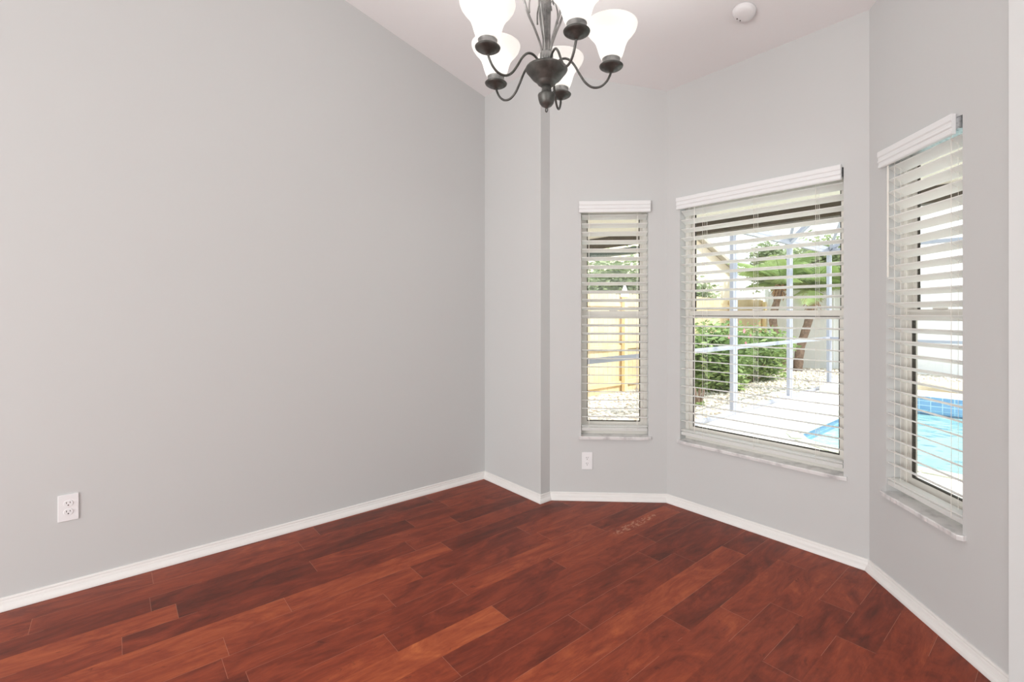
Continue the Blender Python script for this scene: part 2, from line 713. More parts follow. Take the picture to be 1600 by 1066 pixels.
# ------------------------------------------------------------------ baseboards: mitred moulding swept along the room polygon
prof = [(.0, .0), (.031, .0), (.031, .006), (.0285, .014), (.023, .021), (.0165, .0255), (.013, .027), (.0115, .036), (.0085, .042), (.0095, .047), (.008, .052), (.0055, .054), (0, .054)]
names = ['left', 'back', 'return_left', 'bay_left', 'bay_center', 'bay_right', 'return_right', 'right', 'far_right', 'rear']
offs = {}
for d, z in prof:
    if d not in offs:
        offs[d] = offset(P, -d) if d else list(P)
for i, nme in enumerate(names):
    segs = [(0, 1)]
    if nme == 'rear':
        segs = [(0, .2), (.85, 1)]
    bm = bmesh.new()
    for s0, s1 in segs:
        ring = []
        for e in (s0, s1):
            r = []
            for d, z in prof:
                a, b = Vector(offs[d][i]), Vector(offs[d][i + 1])
                q = a.lerp(b, e)
                r.append(bm.verts.new((q.x, q.y, z + .0005)))
            ring.append(r)
        n_ = len(prof)
        for j in range(n_ - 1):
            bm.faces.new((ring[0][j], ring[0][j + 1], ring[1][j + 1], ring[1][j]))
        bm.faces.new(ring[0])
        bm.faces.new(ring[1][::-1])
    tag(mesh_obj('baseboard_' + nme, bm, 'trim'), kind='structure')


# ------------------------------------------------------------------ windows (local frame: x along the wall, y outward, z up)
def window(n, i, hole, mir=False):
    W = Wall(i)
    s0, s1, z0, z1 = hole
    q = W.a
    root = bpy.data.objects.new('window_%d' % n, None)
    C.objects.link(root)
    root.location = (q.x, q.y, 0)
    root.rotation_euler = (0, 0, W.rz)
    tag(root, kind='structure')
    Y0, Y1 = .072, .135
    FB = .024
    # outer frame with track grooves in both jambs
    bm = bmesh.new()
    box(bm, s0, s1, Y0, Y1, z0 + .015, z0 + .055)
    box(bm, s0, s1, Y0, Y1, z1 - .035, z1)
    for a, b in ((s0, s0 + FB), (s1 - FB, s1)):
        box(bm, a, b, Y0, Y1, z0 + .055, z1 - .035)
    for a, b in ((s0 + FB, s0 + FB + .006), (s1 - FB - .006, s1 - FB)):
        box(bm, a, b, Y0 + .012, Y0 + .018, z0 + .055, z1 - .035)
        box(bm, a, b, Y0 + .038, Y0 + .044, z0 + .055, z1 - .035)
    mesh_obj('window_frame', bm, 'frame', root)
    ZM0, ZM1 = 1.318, 1.37
    # lower sash in front, upper sash behind
    for nm, ya, yb, za, zb in (('lower_sash', Y0 + .018, Y0 + .038, z0 + .055, ZM1), ('upper_sash', Y0 + .044, Y0 + .060, ZM0, z1 - .035)):
        bm = bmesh.new()
        st = .022
        a, b = s0 + FB, s1 - FB
        low = nm == 'lower_sash'
        box(bm, a, a + st, ya, yb, za, zb)
        box(bm, b - st, b, ya, yb, za, zb)
        box(bm, a + st, b - st, ya, yb, za, za + (.045 if low else .034))
        box(bm, a + st, b - st, ya, yb, zb - (.034 if low else .03), zb)
        if low:
            box(bm, a, b, ya - .010, ya, zb - .012, zb - .003)
        sash = mesh_obj(nm, bm, 'frame', root)
        bm = bmesh.new()
        g = .006
        za2, zb2 = za + (.045 if low else .034), zb - (.034 if low else .03)
        for q4 in ((a + st, a + st + g, za2, zb2), (b - st - g, b - st, za2, zb2), (a + st + g, b - st - g, za2, za2 + g), (a + st + g, b - st - g, zb2 - g, zb2)):
            box(bm, q4[0], q4[1], ya + .004, yb - .002, q4[2], q4[3])
        mesh_obj('gasket', bm, 'gasket', sash)
        bm = bmesh.new()
        ym = (ya + yb) / 2
        box(bm, a + st + g, b - st - g, ym - .0015, ym + .0015, za2 + g, zb2 - g)
        mesh_obj('glass_pane', bm, 'glass', sash)
        if low:
            bm = bmesh.new()
            m_ = (s0 + s1) / 2
            rbox(bm, m_ - .03, m_ + .03, ya - .016, ya + .01, zb, zb + .008, .002)
            mesh_obj('sash_latch', bm, 'frame', sash)
    # marble sill with a slightly uneven front edge
    bm = bmesh.new()
    r2 = random.Random(n)
    N_ = 40 if n == 3 else 24
    ear = .018
    xs = [s0 - ear + (s1 - s0 + 2 * ear) * k / N_ for k in range(N_ + 1)]
    top, bot = [], []
    for k, x in enumerate(xs):
        yy = -.026
        if k in (0, N_):
            yy = -.012
        yy += r2.uniform(-.0022, .0022) if n == 3 else r2.uniform(-.0005, .0005)
        top.append((x, yy))
    zt, zb = z0 + .015, z0 - .006
    # front strip proud of the wall
    vt = [bm.verts.new((x, y, zt)) for x, y in top]
    vf = [bm.verts.new((x, y - .002, zt - .004)) for x, y in top]
    vb = [bm.verts.new((x, y, zb)) for x, y in top]
    wt = [bm.verts.new((x, 0, zt)) for x, y in top]
    wb = [bm.verts.new((x, 0, zb)) for x, y in top]
    for k in range(N_):
        for A_, B_ in ((vt, vf), (vf, vb), (vb, wb), (wt, vt), (wb, wt)):
            bm.faces.new((A_[k], A_[k + 1], B_[k + 1], B_[k]))
    for k in (0, N_):
        bm.faces.new((vt[k], vf[k], vb[k], wb[k], wt[k]))
    box(bm, s0 + .0005, s1 - .0005, 0, Y0 + .02, z0 + .0005, zt)
    mesh_obj('window_sill', bm, 'marble', root)
    return root


w1 = window(1, 3, HB)
w2 = window(2, 4, HC)
w3 = window(3, 5, HD)


# ------------------------------------------------------------------ blinds
def blind(i, hole, label, phase, cords, wand, vx, tilts):
    W = Wall(i)
    s0, s1, z0, z1 = hole
    root = empty('window_blind', label, 'blind', (W.a.x, W.a.y, 0), W.rz, 'white slat blinds of the bay windows')
    a, b = s0 + .006, s1 - .006
    zt = 2.161
    # valance: crown shaped face board
    bm = bmesh.new()
    pr = [(-.012, 0), (-.030, 0), (-.033, -.004), (-.033, -.026), (-.0285, -.032), (-.0285, -.043), (-.0315, -.049), (-.0315, -.053), (-.0265, -.057), (-.0265, -.066), (-.029, -.070), (-.029, -.078), (-.026, -.082), (-.012, -.082)]
    v0, v1 = vx
    ra = [bm.verts.new((v0, y, zt + z)) for y, z in pr]
    rb = [bm.verts.new((v1, y, zt + z)) for y, z in pr]
    k_ = len(pr)
    for k in range(k_):
        bm.faces.new((ra[k], ra[(k + 1) % k_], rb[(k + 1) % k_], rb[k]))
    bm.faces.new(ra[::-1])
    bm.faces.new(rb)
    mesh_obj('valance', bm, 'valance', root)
    bm = bmesh.new()
    box(bm, a, b, -.011, .052, z1 - .052, z1 - .004)
    mesh_obj('headrail', bm, 'headrail', root)
    # slats: thin curved boards, room edge tipped up
    PITCH = .0607
    YC, HW, TH = .030, .0268, .0042
    zb_rail = .502
    bm = bmesh.new()
    z = phase
    zs = []
    while z < 2.085:
        zs.append(z)
        z += PITCH
    z = phase - PITCH
    while z > zb_rail + .04:
        zs.append(z)
        z -= PITCH
    zs.append(zb_rail + .030)
    def tilt_at(z):
        for (za, ta), (zb_, tb_) in zip(tilts, tilts[1:]):
            if z <= zb_:
                k = max(0, (z - za) / (zb_ - za))
                return math.asin(ta + (tb_ - ta) * k)
        return math.asin(tilts[-1][1])
    for z in zs:
        tilt = tilt_at(z) if z != zs[-1] else .03
        prf = []
        for t in (-1, -.5, 0, .5, 1):
            prf.append((t * HW, .0022 * (1 - t * t)))
        up = [(YC + y * math.cos(tilt), z - y * math.sin(tilt) + h + TH / 2) for y, h in prf]
        dn = [(YC + y * math.cos(tilt), z - y * math.sin(tilt) + h - TH / 2) for y, h in prf]
        loop = up + dn[::-1]
        A_ = [bm.verts.new((a, y, zz)) for y, zz in loop]
        B_ = [bm.verts.new((b, y, zz)) for y, zz in loop]
        n_ = len(loop)
        for k in range(n_):
            bm.faces.new((A_[k], A_[(k + 1) % n_], B_[(k + 1) % n_], B_[k]))
        for k in range(4):
            bm.faces.new((A_[k], A_[n_ - 1 - k], A_[n_ - 2 - k], A_[k + 1]))
            bm.faces.new((B_[k], B_[k + 1], B_[n_ - 2 - k], B_[n_ - 1 - k]))
    mesh_obj('slats', bm, 'slat', root)
    bm = bmesh.new()
    rbox(bm, a, b, YC - .0265, YC + .0265, zb_rail - .002, zb_rail + .020, .003)
    mesh_obj('bottom_rail', bm, 'slat', root)
    for x in cords:
        bm = bmesh.new()
        for yy in (YC - HW - .0012, YC + HW + .0012):
            tube(bm, [(x, yy, zb_rail + .01), (x, yy, z1 - .05)], .0012, 5)
        for z in zs:
            tube(bm, [(x - .004, YC - HW, z + HW * math.sin(tilt_at(z)) - .0035), (x - .004, YC + HW, z - HW * math.sin(tilt_at(z)) - .0035)], .0007, 4)
        tube(bm, [(x, YC, zb_rail + .01), (x, YC, z1 - .05)], .0008, 5)
        mesh_obj('ladder_cord', bm, 'cord', root)
    if wand is not None:
        bm = bmesh.new()
        tube(bm, [(wand[0], -.006, wand[1]), (wand[0], -.006, z1 - .07)], .0042, 8)
        tube(bm, [(wand[0], -.006, z1 - .07), (wand[0], -.003, z1 - .05)], .002, 6)
        mesh_obj('tilt_wand', bm, 'cord', root)
    return root


b1 = blind(3, HB, 'narrow white blind in the far left bay window, above the small outlet', .900, (.285, .635), None, (.212, .722), [(.5, .10), (.9, .17), (1.3, .32), (1.8, .36), (2.1, .48)])
b2 = blind(4, HC, 'wide white slat blind in the middle bay window overlooking the pool deck', .718, (.28, .63, .985), None, (.093, 1.120), [(.5, .12), (1.1, .13), (1.4, .17), (1.7, .22), (1.93, .32), (2.06, .56)])
b3 = blind(5, HD, 'white slat blind with hanging tilt wand, in the window nearest the right edge', .663, (.195, .545), (.158, 1.53), (.118, .588), [(.5, .30), (1.0, .34), (1.6, .44), (2.06, .58)])
tag(b1.children[0], label='plain white valance board') if False else None
bm = bmesh.new()
W = Wall(4)
tube(bm, [(.222, -.004, .53), (.222, -.004, 2.09)], .0026, 6)
mesh_obj('pull_cord', bm, 'cord', b2)


# ------------------------------------------------------------------ outlets and detector
def outlet(i, s, z, label, w_=.078, h_=.127):
    W = Wall(i)
    q = W.a + W.d * s
    root = empty('wall_outlet', label, 'outlet', (q.x, q.y, z), W.rz, 'white wall outlets')
    bm = bmesh.new()
    rbox(bm, -w_ / 2, w_ / 2, -.006, 0, -h_ / 2, h_ / 2, .002)
    mesh_obj('cover_plate', bm, 'plate', root)
    for sz in (-.0205, .0205):
        bm = bmesh.new()
        pts = []
        for k in range(24):
            t = 2 * PI * k / 24
            x, y = .0172 * math.cos(t), .0172 * math.sin(t)
            pts.append((x, max(-.0145, min(.0145, y))))
        A_ = [bm.verts.new((x, -.0062, sz + y)) for x, y in pts]
        B_ = [bm.verts.new((x * .95, -.0085, sz + y * .95)) for x, y in pts]
        for k in range(24):
            bm.faces.new((A_[k], A_[(k + 1) % 24], B_[(k + 1) % 24], B_[k]))
        bm.faces.new(B_)
        sock = mesh_obj('socket', bm, 'plate', root)
        bm = bmesh.new()
        box(bm, -.0075, -.0050, -.0088, -.0084, sz + .000, sz + .0085)
        box(bm, .0052, .0074, -.0088, -.0084, sz + .001, sz + .0080)
        tube(bm, [(0, -.0084, sz - .0075), (0, -.0089, sz - .0075)], .0028, 10)
        mesh_obj('slots', bm, 'slot', sock)
    bm = bmesh.new()
    tube(bm, [(0, -.006, 0), (0, -.0072, 0)], .003, 10)
    mesh_obj('screw', bm, 'plate', root)
    return root


outlet(0, 6.2 - 2.44, .409, 'white duplex outlet low on the long left wall', .073, .128)
outlet(3, .271, .283, 'white duplex outlet below the narrow far left window', .076, .124)

sd = empty('smoke_detector', 'round white detector on the sloping ceiling right of the chandelier', 'smoke detector')
n_c = Vector((0, -K, -1)).normalized()
sd.location = (2.03, .345, ceil_z(.345) - .001)
sd.rotation_euler = (-n_c).to_track_quat('Z', 'Y').to_euler()
bm = bmesh.new()
lathe(bm, [(0, 0), (.062, 0), (.062, -.010), (.058, -.014)], 40)
lathe(bm, [(.058, -.012), (.056, -.024), (.048, -.031), (.030, -.034), (0, -.034)], 40)
mesh_obj('housing', bm, 'ceil', sd, True)
bm = bmesh.new()
for x, y in ((.028, -.018), (.036, .002)):
    tube(bm, [(x, y, -.030), (x, y, -.036)], .0035, 8)
mesh_obj('indicator', bm, 'lensdot', sd)

# ------------------------------------------------------------------ chandelier
CH = Vector((1.9539, -1.0729))
ch = empty('chandelier', 'dark bronze five-arm chandelier with lit white bell glass shades', 'chandelier', (CH.x, CH.y, 0))
ZR = 2.262
bm = bmesh.new()
lathe(bm, [(0, 2.300), (.020, 2.298), (.030, 2.285), (.060, 2.272), (.077, 2.266), (.079, 2.262), (.077, 2.258), (.068, 2.247), (.055, 2.230), (.040, 2.218), (.036, 2.214), (.034, 2.209), (.026, 2.203), (.017, 2.199), (0, 2.199)], 48)
mesh_obj('bowl', bm, 'bronze', ch, True)
bm = bmesh.new()
lathe(bm, [(0, 2.205), (.0165, 2.203), (.018, 2.185), (.022, 2.174), (.031, 2.170), (.033, 2.166), (.032, 2.160), (.0305, 2.150), (.026, 2.136), (.019, 2.127), (.008, 2.122), (.006, 2.119), (0, 2.118)], 32)
fin = mesh_obj('finial', bm, 'bronze', ch, True)
bm = bmesh.new()
tube(bm, [(.0055 * math.cos(t), 0, 2.112 + .0075 * math.sin(t)) for t in [2 * PI * k / 16 for k in range(17)]], .0024, 8)
mesh_obj('loop', bm, 'bronze', fin, True)
bm = bmesh.new()
lathe(bm, [(0, 2.29), (.022, 2.295), (.024, 2.300), (.024, 2.322), (.021, 2.327), (0, 2.327)], 48, flute=.06, nf=12)
mesh_obj('coupling', bm, 'pewter', ch, True)
bm = bmesh.new()
lathe(bm, [(.0135, 2.32), (.0130, 2.40), (.0145, 2.52), (.018, 2.60), (.026, 2.66), (.018, 2.69), (.013, 2.72), (.013, 2.76), (0, 2.77)], 48, flute=.14, nf=8)
mesh_obj('column', bm, 'pewter', ch, True)
# scrolled leaf stems around the column
for k in range(5):
    a = math.radians(-60 + 72 * k)
    ca, sa = math.cos(a), math.sin(a)
    pr = [(.016, 2.315), (.024, 2.36), (.046, 2.42), (.066, 2.465), (.084, 2.52), (.094, 2.57), (.088, 2.63), (.060, 2.66), (.030, 2.67)]
    bm = bmesh.new()
    pts = spline([(r * ca, r * sa, z) for r, z in pr], 6)
    tube(bm, pts, [.0036 + .0012 * math.sin(PI * i / len(pts)) for i in range(len(pts))], 8)
    # inner curl with a leaf tip
    a2 = a + .25
    cb, sb = math.cos(a2), math.sin(a2)
    pr2 = [(.066, 2.465), (.067, 2.49), (.064, 2.515), (.052, 2.535), (.036, 2.538), (.026, 2.525), (.026, 2.508), (.031, 2.495)]
    pts = spline([(r * cb, r * sb, z) for r, z in pr2], 5)
    n_ = len(pts)
    tube(bm, pts, [.0036 * (1 - .75 * i / n_) + (.0022 if .8 < i / n_ < .92 else 0) for i in range(n_)], 7)
    mesh_obj('scroll', bm, 'pewter', ch, True)
bm = bmesh.new()
zc_ = ceil_z(CH.y)
lathe(bm, [(0, zc_ + .006), (.062, zc_ + .010), (.064, zc_ - .028), (.045, zc_ - .045), (.012, zc_ - .055), (0, zc_ - .055)], 32)
mesh_obj('canopy', bm, 'bronze', ch, True)
bm = bmesh.new()
z = 2.765
k = 0
while z < zc_ - .05:
    pts = []
    for j in range(17):
        t = 2 * PI * j / 16
        x = .009 * math.cos(t)
        pts.append((x if k % 2 == 0 else 0, 0 if k % 2 == 0 else x, z + .017 + .019 * math.sin(t)))
    tube(bm, pts, .0022, 6, cap=False)
    z += .030
    k += 1
mesh_obj('chain', bm, 'bronze', ch, True)
rot_arms = [(-99.65, .2418, 'c1'), (-165.0, .242, 'c2'), (-18.27, .2449, 'c3'), (47.24, .2412, 'c4'), (123.5, .236, 'c5')]
for deg, R_, nm in rot_arms:
    a = math.radians(deg)
    ca, sa = math.cos(a), math.sin(a)
    arm = bpy.data.objects.new('arm', None)
    path = [(.018, 2.262), (.034, 2.285), (.058, 2.302), (.082, 2.300), (.104, 2.278), (.124, 2.244), (.146, 2.212), (.172, 2.195), (.200, 2.197), (.222, 2.214), (.236, 2.238), (R_, 2.258)]
    bm = bmesh.new()
    tube(bm, spline([(r * ca, r * sa, z) for r, z in path], 7), .0044, 10)
    arm = mesh_obj('arm', bm, 'bronze', ch, True)
    x, y = R_ * ca, R_ * sa
    bm = bmesh.new()
    lathe(bm, [(0, 2.248), (.007, 2.250), (.012, 2.256), (.024, 2.259), (.026, 2.263), (.036, 2.265), (.043, 2.270), (.0445, 2.274), (.042, 2.2765), (.036, 2.277), (0, 2.277)], 36, x, y)
    mesh_obj('drip_pan', bm, 'bronze', arm, True)
    bm = bmesh.new()
    lathe(bm, [(0, 2.276), (.033, 2.277), (.034, 2.281), (.0325, 2.284), (.0325, 2.295), (.034, 2.298), (.033, 2.302), (0, 2.302)], 36, x, y)
    mesh_obj('shade_holder', bm, 'pewter', arm, True)
    bm = bmesh.new()
    outer = [(.030, 2.296), (.036, 2.300), (.042, 2.312), (.048, 2.330), (.053, 2.348), (.060, 2.366), (.071, 2.383), (.083, 2.396), (.092, 2.409), (.0965, 2.421), (.0975, 2.426)]
    inner = [(r - .0035, z + .001) for r, z in outer[::-1]]
    lathe(bm, outer + inner, 48, x, y)
    sh = mesh_obj('glass_shade', bm, 'shade', arm, True)
    bm = bmesh.new()
    lathe(bm, [(0, 2.302), (.010, 2.304), (.011, 2.312), (.016, 2.320), (.018, 2.327), (.015, 2.334), (.008, 2.338), (0, 2.339)], 20, x, y)
    mesh_obj('light_bulb', bm, 'bulb', arm, True)
    ld = bpy.data.lights.new('bulb_light', 'POINT')
    ld.energy = 10
    ld.color = (1, .96, .91)
    ld.shadow_soft_size = .02
    lo = bpy.data.objects.new('bulb_light', ld)
    C.objects.link(lo)
    lo.location = (CH.x + x, CH.y + y, 2.358)

# ------------------------------------------------------------------ outside: porch roof edge
GZ = -.12
bm = bmesh.new()
poly = [(-1.9, .02), (-.16, .02), (-.16, PO[1][1] + .01), (PO[2][0] - .02, PO[2][1] + .01), (PO[3][0] - .02, PO[3][1] + .03), (PO[4][0] - .01, PO[4][1] + .02), (PO[5][0] + .01, PO[5][1] + .02), (PO[6][0] + .02, PO[6][1] + .03), (PO[7][0] + .02, PO[1][1] + .01), (6.2, PO[1][1] + .01), (6.2, 2.66), (-1.9, 2.66)]
prism(bm, poly, 2.385, 2.47)
tag(mesh_obj('ceiling_porch', bm, 'soffit'), kind='structure')
o = None
bm = bmesh.new()
box(bm, -1.9, 6.2, 2.66, 2.76, 2.25, 2.47)
tag(mesh_obj('roof_beam', bm, 'fascia'), 'dark brown beam along the porch roof edge outside the windows', 'beam')
bm = bmesh.new()
prf = [(2.765, 2.225), (2.765, 2.15), (2.80, 2.135), (2.85, 2.14), (2.875, 2.17), (2.88, 2.225), (2.872, 2.225), (2.865, 2.175), (2.845, 2.15), (2.80, 2.145), (2.773, 2.158), (2.773, 2.225)]
for u0, u1 in ((-1.9, -.16),):
    A_ = [bm.verts.new((u0, v, z)) for v, z in prf]
    B_ = [bm.verts.new((u1, v, z)) for v, z in prf]
    for k in range(len(prf)):
        bm.faces.new((A_[k], A_[(k + 1) % len(prf)], B_[(k + 1) % len(prf)], B_[k]))
tag(mesh_obj('rain_gutter', bm, 'gutter'), 'dark green rain gutter hung from the porch roof left of the screen cage', 'gutter')

# ------------------------------------------------------------------ deck, pool
POOL = [(.96, 7.6), (.96, 3.95), (1.12, 3.72), (1.6, 3.48), (2.3, 3.4), (4.8, 3.4), (4.8, 7.6)]
bm = bmesh.new()
near = [(.96, 3.95), (1.12, 3.72), (1.6, 3.48), (2.3, 3.4), (4.8, 3.4)]
z0, z1 = GZ - .15, GZ
prism(bm, [(-.16, .2), (.05, .2), (1.0, .95), (.95, 1.0), (.95, 7.6), (-.16, 7.6)], z0, z1)
prism(bm, [(.95, 1.0), (6.4, 1.0)] + [(x, y - .012) for x, y in near[::-1]], z0, z1)
prism(bm, [(4.81, 3.39), (6.4, 1.0), (6.4, 7.6), (4.81, 7.6)], z0, z1)
prism(bm, [(2.7, .95), (3.4, .2), (6.4, .2), (6.4, .999), (2.7, .999)], z0, z1)
tag(mesh_obj('pool_deck', bm, 'deck'), kind='structure')
# coping strip around the pool
bm = bmesh.new()
for (ax, ay), (bx_, by_) in zip(POOL[:-1], POOL[1:]):
    a, b = Vector((ax, ay)), Vector((bx_, by_))
    d = (b - a).normalized()
    n_ = Vector((d.y, -d.x)) * -1
    c1, c2 = a - n_ * .0, b - n_ * .0
    e1, e2 = a + n_ * -.0, b
    i1, i2 = a + n_ * .045, b + n_ * .045
    o1, o2 = a - n_ * .13, b - n_ * .13
    hexa(bm, [(o1.x, o1.y, GZ), (o2.x, o2.y, GZ), (i2.x, i2.y, GZ - .01), (i1.x, i1.y, GZ - .01), (o1.x, o1.y, GZ + .012), (o2.x, o2.y, GZ + .012), (i2.x, i2.y, GZ + .012), (i1.x, i1.y, GZ + .012)])
coping = mesh_obj('coping', bm, 'coping')
coping['label'] = 'pale rounded coping strip'
# basin
bm = bmesh.new()
ZB = -1.25
top = [bm.verts.new((x, y, -.27)) for x, y in POOL]
bot = [bm.verts.new((x, y, ZB)) for x, y in POOL]
for k in range(len(POOL)):
    j = (k + 1) % len(POOL)
    bm.faces.new((top[k], top[j], bot[j], bot[k]))
bm.faces.new(bot)
basin = mesh_obj('swimming_pool', bm, 'plaster')
coping.parent = basin
tag(basin, 'turquoise swimming pool with a blue tile band beside the white deck', 'swimming pool')
bm = bmesh.new()
top = [bm.verts.new((x, y, GZ - .005)) for x, y in POOL]
bot = [bm.verts.new((x, y, -.27)) for x, y in POOL]
for k in range(len(POOL) - 1):
    bm.faces.new((top[k], top[k + 1], bot[k + 1], bot[k]))
box(bm, .97, 4.8, 7.585, 7.6, -.27, -.005)
mesh_obj('tile_band', bm, 'tile', basin)
bm = bmesh.new()
v_ = [bm.verts.new((x, y, -.21)) for x, y in POOL]
bm.faces.new(v_)
wat = mesh_obj('water', bm, 'water', basin)
if wat.data.polygons[0].normal.z < 0:
    wat.data.flip_normals()
# raised ledge at the far end
bm = bmesh.new()
rbox(bm, -.02, 6.3, 7.6, 8.33, GZ - .2, .0, .012)
tag(mesh_obj('raised_ledge', bm, 'deck'), 'long low white ledge across the far end of the pool', 'ledge')

# ------------------------------------------------------------------ screen cage
cage = empty('screen_cage', 'pale aluminium pool screen enclosure with posts, rails and rafters', 'screen enclosure', (0, 0, 0))


def bar(name, a, b, w_, h_, m='cage', parent=cage):
    a, b = Vector(a), Vector(b)
    L = (b - a).length
    bm = bmesh.new()
    box(bm, -w_ / 2, w_ / 2, -h_ / 2, h_ / 2, 0, L)
    box(bm, -w_ / 2 - .004, w_ / 2 + .004, -.006, .006, .0, L)
    o = mesh_obj(name, bm, m, parent)
    o.location = a
    d = (b - a).normalized()
    if abs(d.z) > .99:
        o.rotation_euler = (0, 0, 0)
    else:
        o.rotation_euler = d.to_track_quat('Z', 'Y').to_euler()
    return o


TB = 2.61
for v in (2.3, 4.44, 6.45, 8.4):
    bar('cage_post', (-.1, v, GZ), (-.1, v, TB), .055, .13)
for v in (4.44, 6.45, 8.4):
    bar('rafter', (-.1, v, TB - .02), (.95, v, TB + .93), .13, .055)
    bar('roof_bar', (.95, v, TB + .93), (5.2, v, TB + .93), .055, .10)
bar('base_rail', (-.1, .3, GZ + .03), (-.1, 8.4, GZ + .03), .05, .05)
bar('chair_rail', (-.1, .3, .86), (-.1, 8.4, .86), .05, .055)
bar('eave_beam', (-.1, 2.8, TB), (-.1, 8.4, TB), .06, .13)
bar('chair_rail', (-.1, 8.4, .86), (6.3, 8.4, .86), .055, .05)
bar('base_rail', (-.1, 8.4, GZ + .03), (6.3, 8.4, GZ + .03), .05, .05)
bar('eave_beam', (-.1, 8.4, TB), (6.3, 8.4, TB), .13, .06)
bar('purlin', (.95, 2.9, TB + .93), (.95, 8.4, TB + .93), .055, .10)
bar('brace', (-.1, 6.45, TB), (.95, 4.44, TB + .93), .04, .04)
bar('brace', (-.1, 8.4, TB), (.95, 6.45, TB + .93), .04, .04)
for u in (.9, 3.0, 5.1):
    bar('cage_post', (u, 8.4, .0), (u, 8.4, TB), .06, .06)


# ------------------------------------------------------------------ yard
def gz(u):
    return -.16 - .06 * max(0, min(3.6, -.2 - u))


bm = bmesh.new()
rr = random.Random(3)
nx, ny = 60, 120
grid = []
for j in range(ny + 1):
    row = []
    for i in range(nx + 1):
        u = -22 + (21.8) * (i / nx) ** .45
        v = -4 + 27 * j / ny
        row.append(bm.verts.new((u, v, gz(u) + rr.uniform(-.012, .012))))
    grid.append(row)
for j in range(ny):
    for i in range(nx):
        bm.faces.new((grid[j][i], grid[j][i + 1], grid[j + 1][i + 1], grid[j + 1][i]))
a = [bm.verts.new(q) for q in ((-.2, 8.45, -.2), (9, 8.45, -.2), (9, 23, -.2), (-.2, 23, -.2))]
bm.faces.new(a)
tag(mesh_obj('ground', bm, 'gravel', smooth=True), kind='structure')
# loose white stones
bm = bmesh.new()
base = bmesh.new()
bmesh.ops.create_icosphere(base, subdivisions=1, radius=1)
bv = [v.co.copy() for v in base.verts]
bf = [[v.index for v in f.verts] for f in base.faces]
base.free()
for k in range(5200):
    if k < 3900:
        u, v = rr.uniform(-3.35, -.22), rr.uniform(3.0, 13) ** 1
    else:
        u, v = rr.uniform(-.1, 4), rr.uniform(8.5, 12.9)
    s = rr.uniform(.014, .042)
    sc_ = Vector((s * rr.uniform(.7, 1.3), s * rr.uniform(.7, 1.3), s * rr.uniform(.5, .8)))
    rot = Matrix.Rotation(rr.uniform(0, 6.28), 3, 'Z')
    zz = gz(u) if u < -.2 else -.2
    vs = [bm.verts.new(rot @ Vector((c.x * sc_.x * rr.uniform(.85, 1.15), c.y * sc_.y, c.z * sc_.z)) + Vector((u, v, zz + s * .2))) for c in bv]
    for f in bf:
        bm.faces.new([vs[i] for i in f])
tag(mesh_obj('white_pebbles', bm, 'stone', smooth=True), 'loose bed of white pebbles beyond the screen cage', 'pebbles', kind='stuff')


def blob(name, loc, sx, sy, sz, m, label, cat, group, seed):
    r = random.Random(seed)
    bm = bmesh.new()
    bmesh.ops.create_icosphere(bm, subdivisions=3, radius=1)
    ph = [r.uniform(0, 6) for _ in range(6)]
    for v in bm.verts:
        c = v.co
        k = 1 + .16 * math.sin(3 * c.x + ph[0]) * math.cos(2.5 * c.y + ph[1]) + .1 * math.sin(5 * c.z + ph[2] + 3 * c.x) + .05 * math.sin(9 * c.y + ph[3])
        v.co = Vector((c.x * sx * k, c.y * sy * k, c.z * sz * k))
    o = mesh_obj(name, bm, m, smooth=True, loc=loc)
    tag(o, label, cat, group)
    return o


blob('boulder', (1.6, 9.2, -.1), .55, .3, .17, 'boulder', 'long tan boulder behind the ledge at the far end of the pool', 'rock', 'garden rocks', 1)
blob('boulder', (2.25, 8.75, -.08), .22, .2, .2, 'stone', 'rounded white boulder behind the ledge, nearest the right window edge', 'rock', 'garden rocks', 2)


# wooden fence along the left yard
def fence_z(v):
    return gz(-3.5) - .02


wf = empty('wooden_fence', 'tan dog-ear picket fence beyond the screen cage, seen through the left windows', 'fence', (-3.5, 0, 0))
r3 = random.Random(5)
pk = None
v = 3.6
cnt = 0
while v < 13.1:
    bm = bmesh.new()
    w_ = .138
    h_ = 1.79 + r3.uniform(-.012, .012)
    x0 = -.009
    pts = [(v, -.36), (v + w_, -.36), (v + w_, h_ - .03), (v + w_ - .03, h_), (v + .03, h_), (v, h_ - .03)]
    A_ = [bm.verts.new((-.009, y, z)) for y, z in pts]
    B_ = [bm.verts.new((.009, y, z)) for y, z in pts]
    bm.faces.new(A_)
    bm.faces.new(B_[::-1])
    for k in range(6):
        bm.faces.new((A_[k], A_[(k + 1) % 6], B_[(k + 1) % 6], B_[k]))
    mesh_obj('picket', bm, 'pine', wf)
    v += w_ + .004
    cnt += 1
for z in (-.17, .62, 1.55):
    bm = bmesh.new()
    rbox(bm, .010, .048, 3.6, 13.1, z - .045, z + .045, .004)
    mesh_obj('fence_rail', bm, 'pine', wf)
for v in (3.66, 6.05, 8.45, 10.85, 13.0):
    bm = bmesh.new()
    rbox(bm, .049, .139, v - .05, v + .05, -.45, 1.72, .005)
    p_ = mesh_obj('fence_post', bm, 'pine_post', wf)
    if v == 6.05:
        bm = bmesh.new()
        box(bm, .03, .158, v - .065, v + .065, 1.715, 1.76)
        hexa(bm, [(.03, v - .065, 1.76), (.158, v - .065, 1.76), (.158, v + .065, 1.76), (.03, v + .065, 1.76), (.084, v - .01, 1.99), (.104, v - .01, 1.99), (.104, v + .01, 1.99), (.084, v + .01, 1.99)])
        o = mesh_obj('post_cap', bm, 'lampwhite', p_)
        o['label'] = 'white pointed post cap'
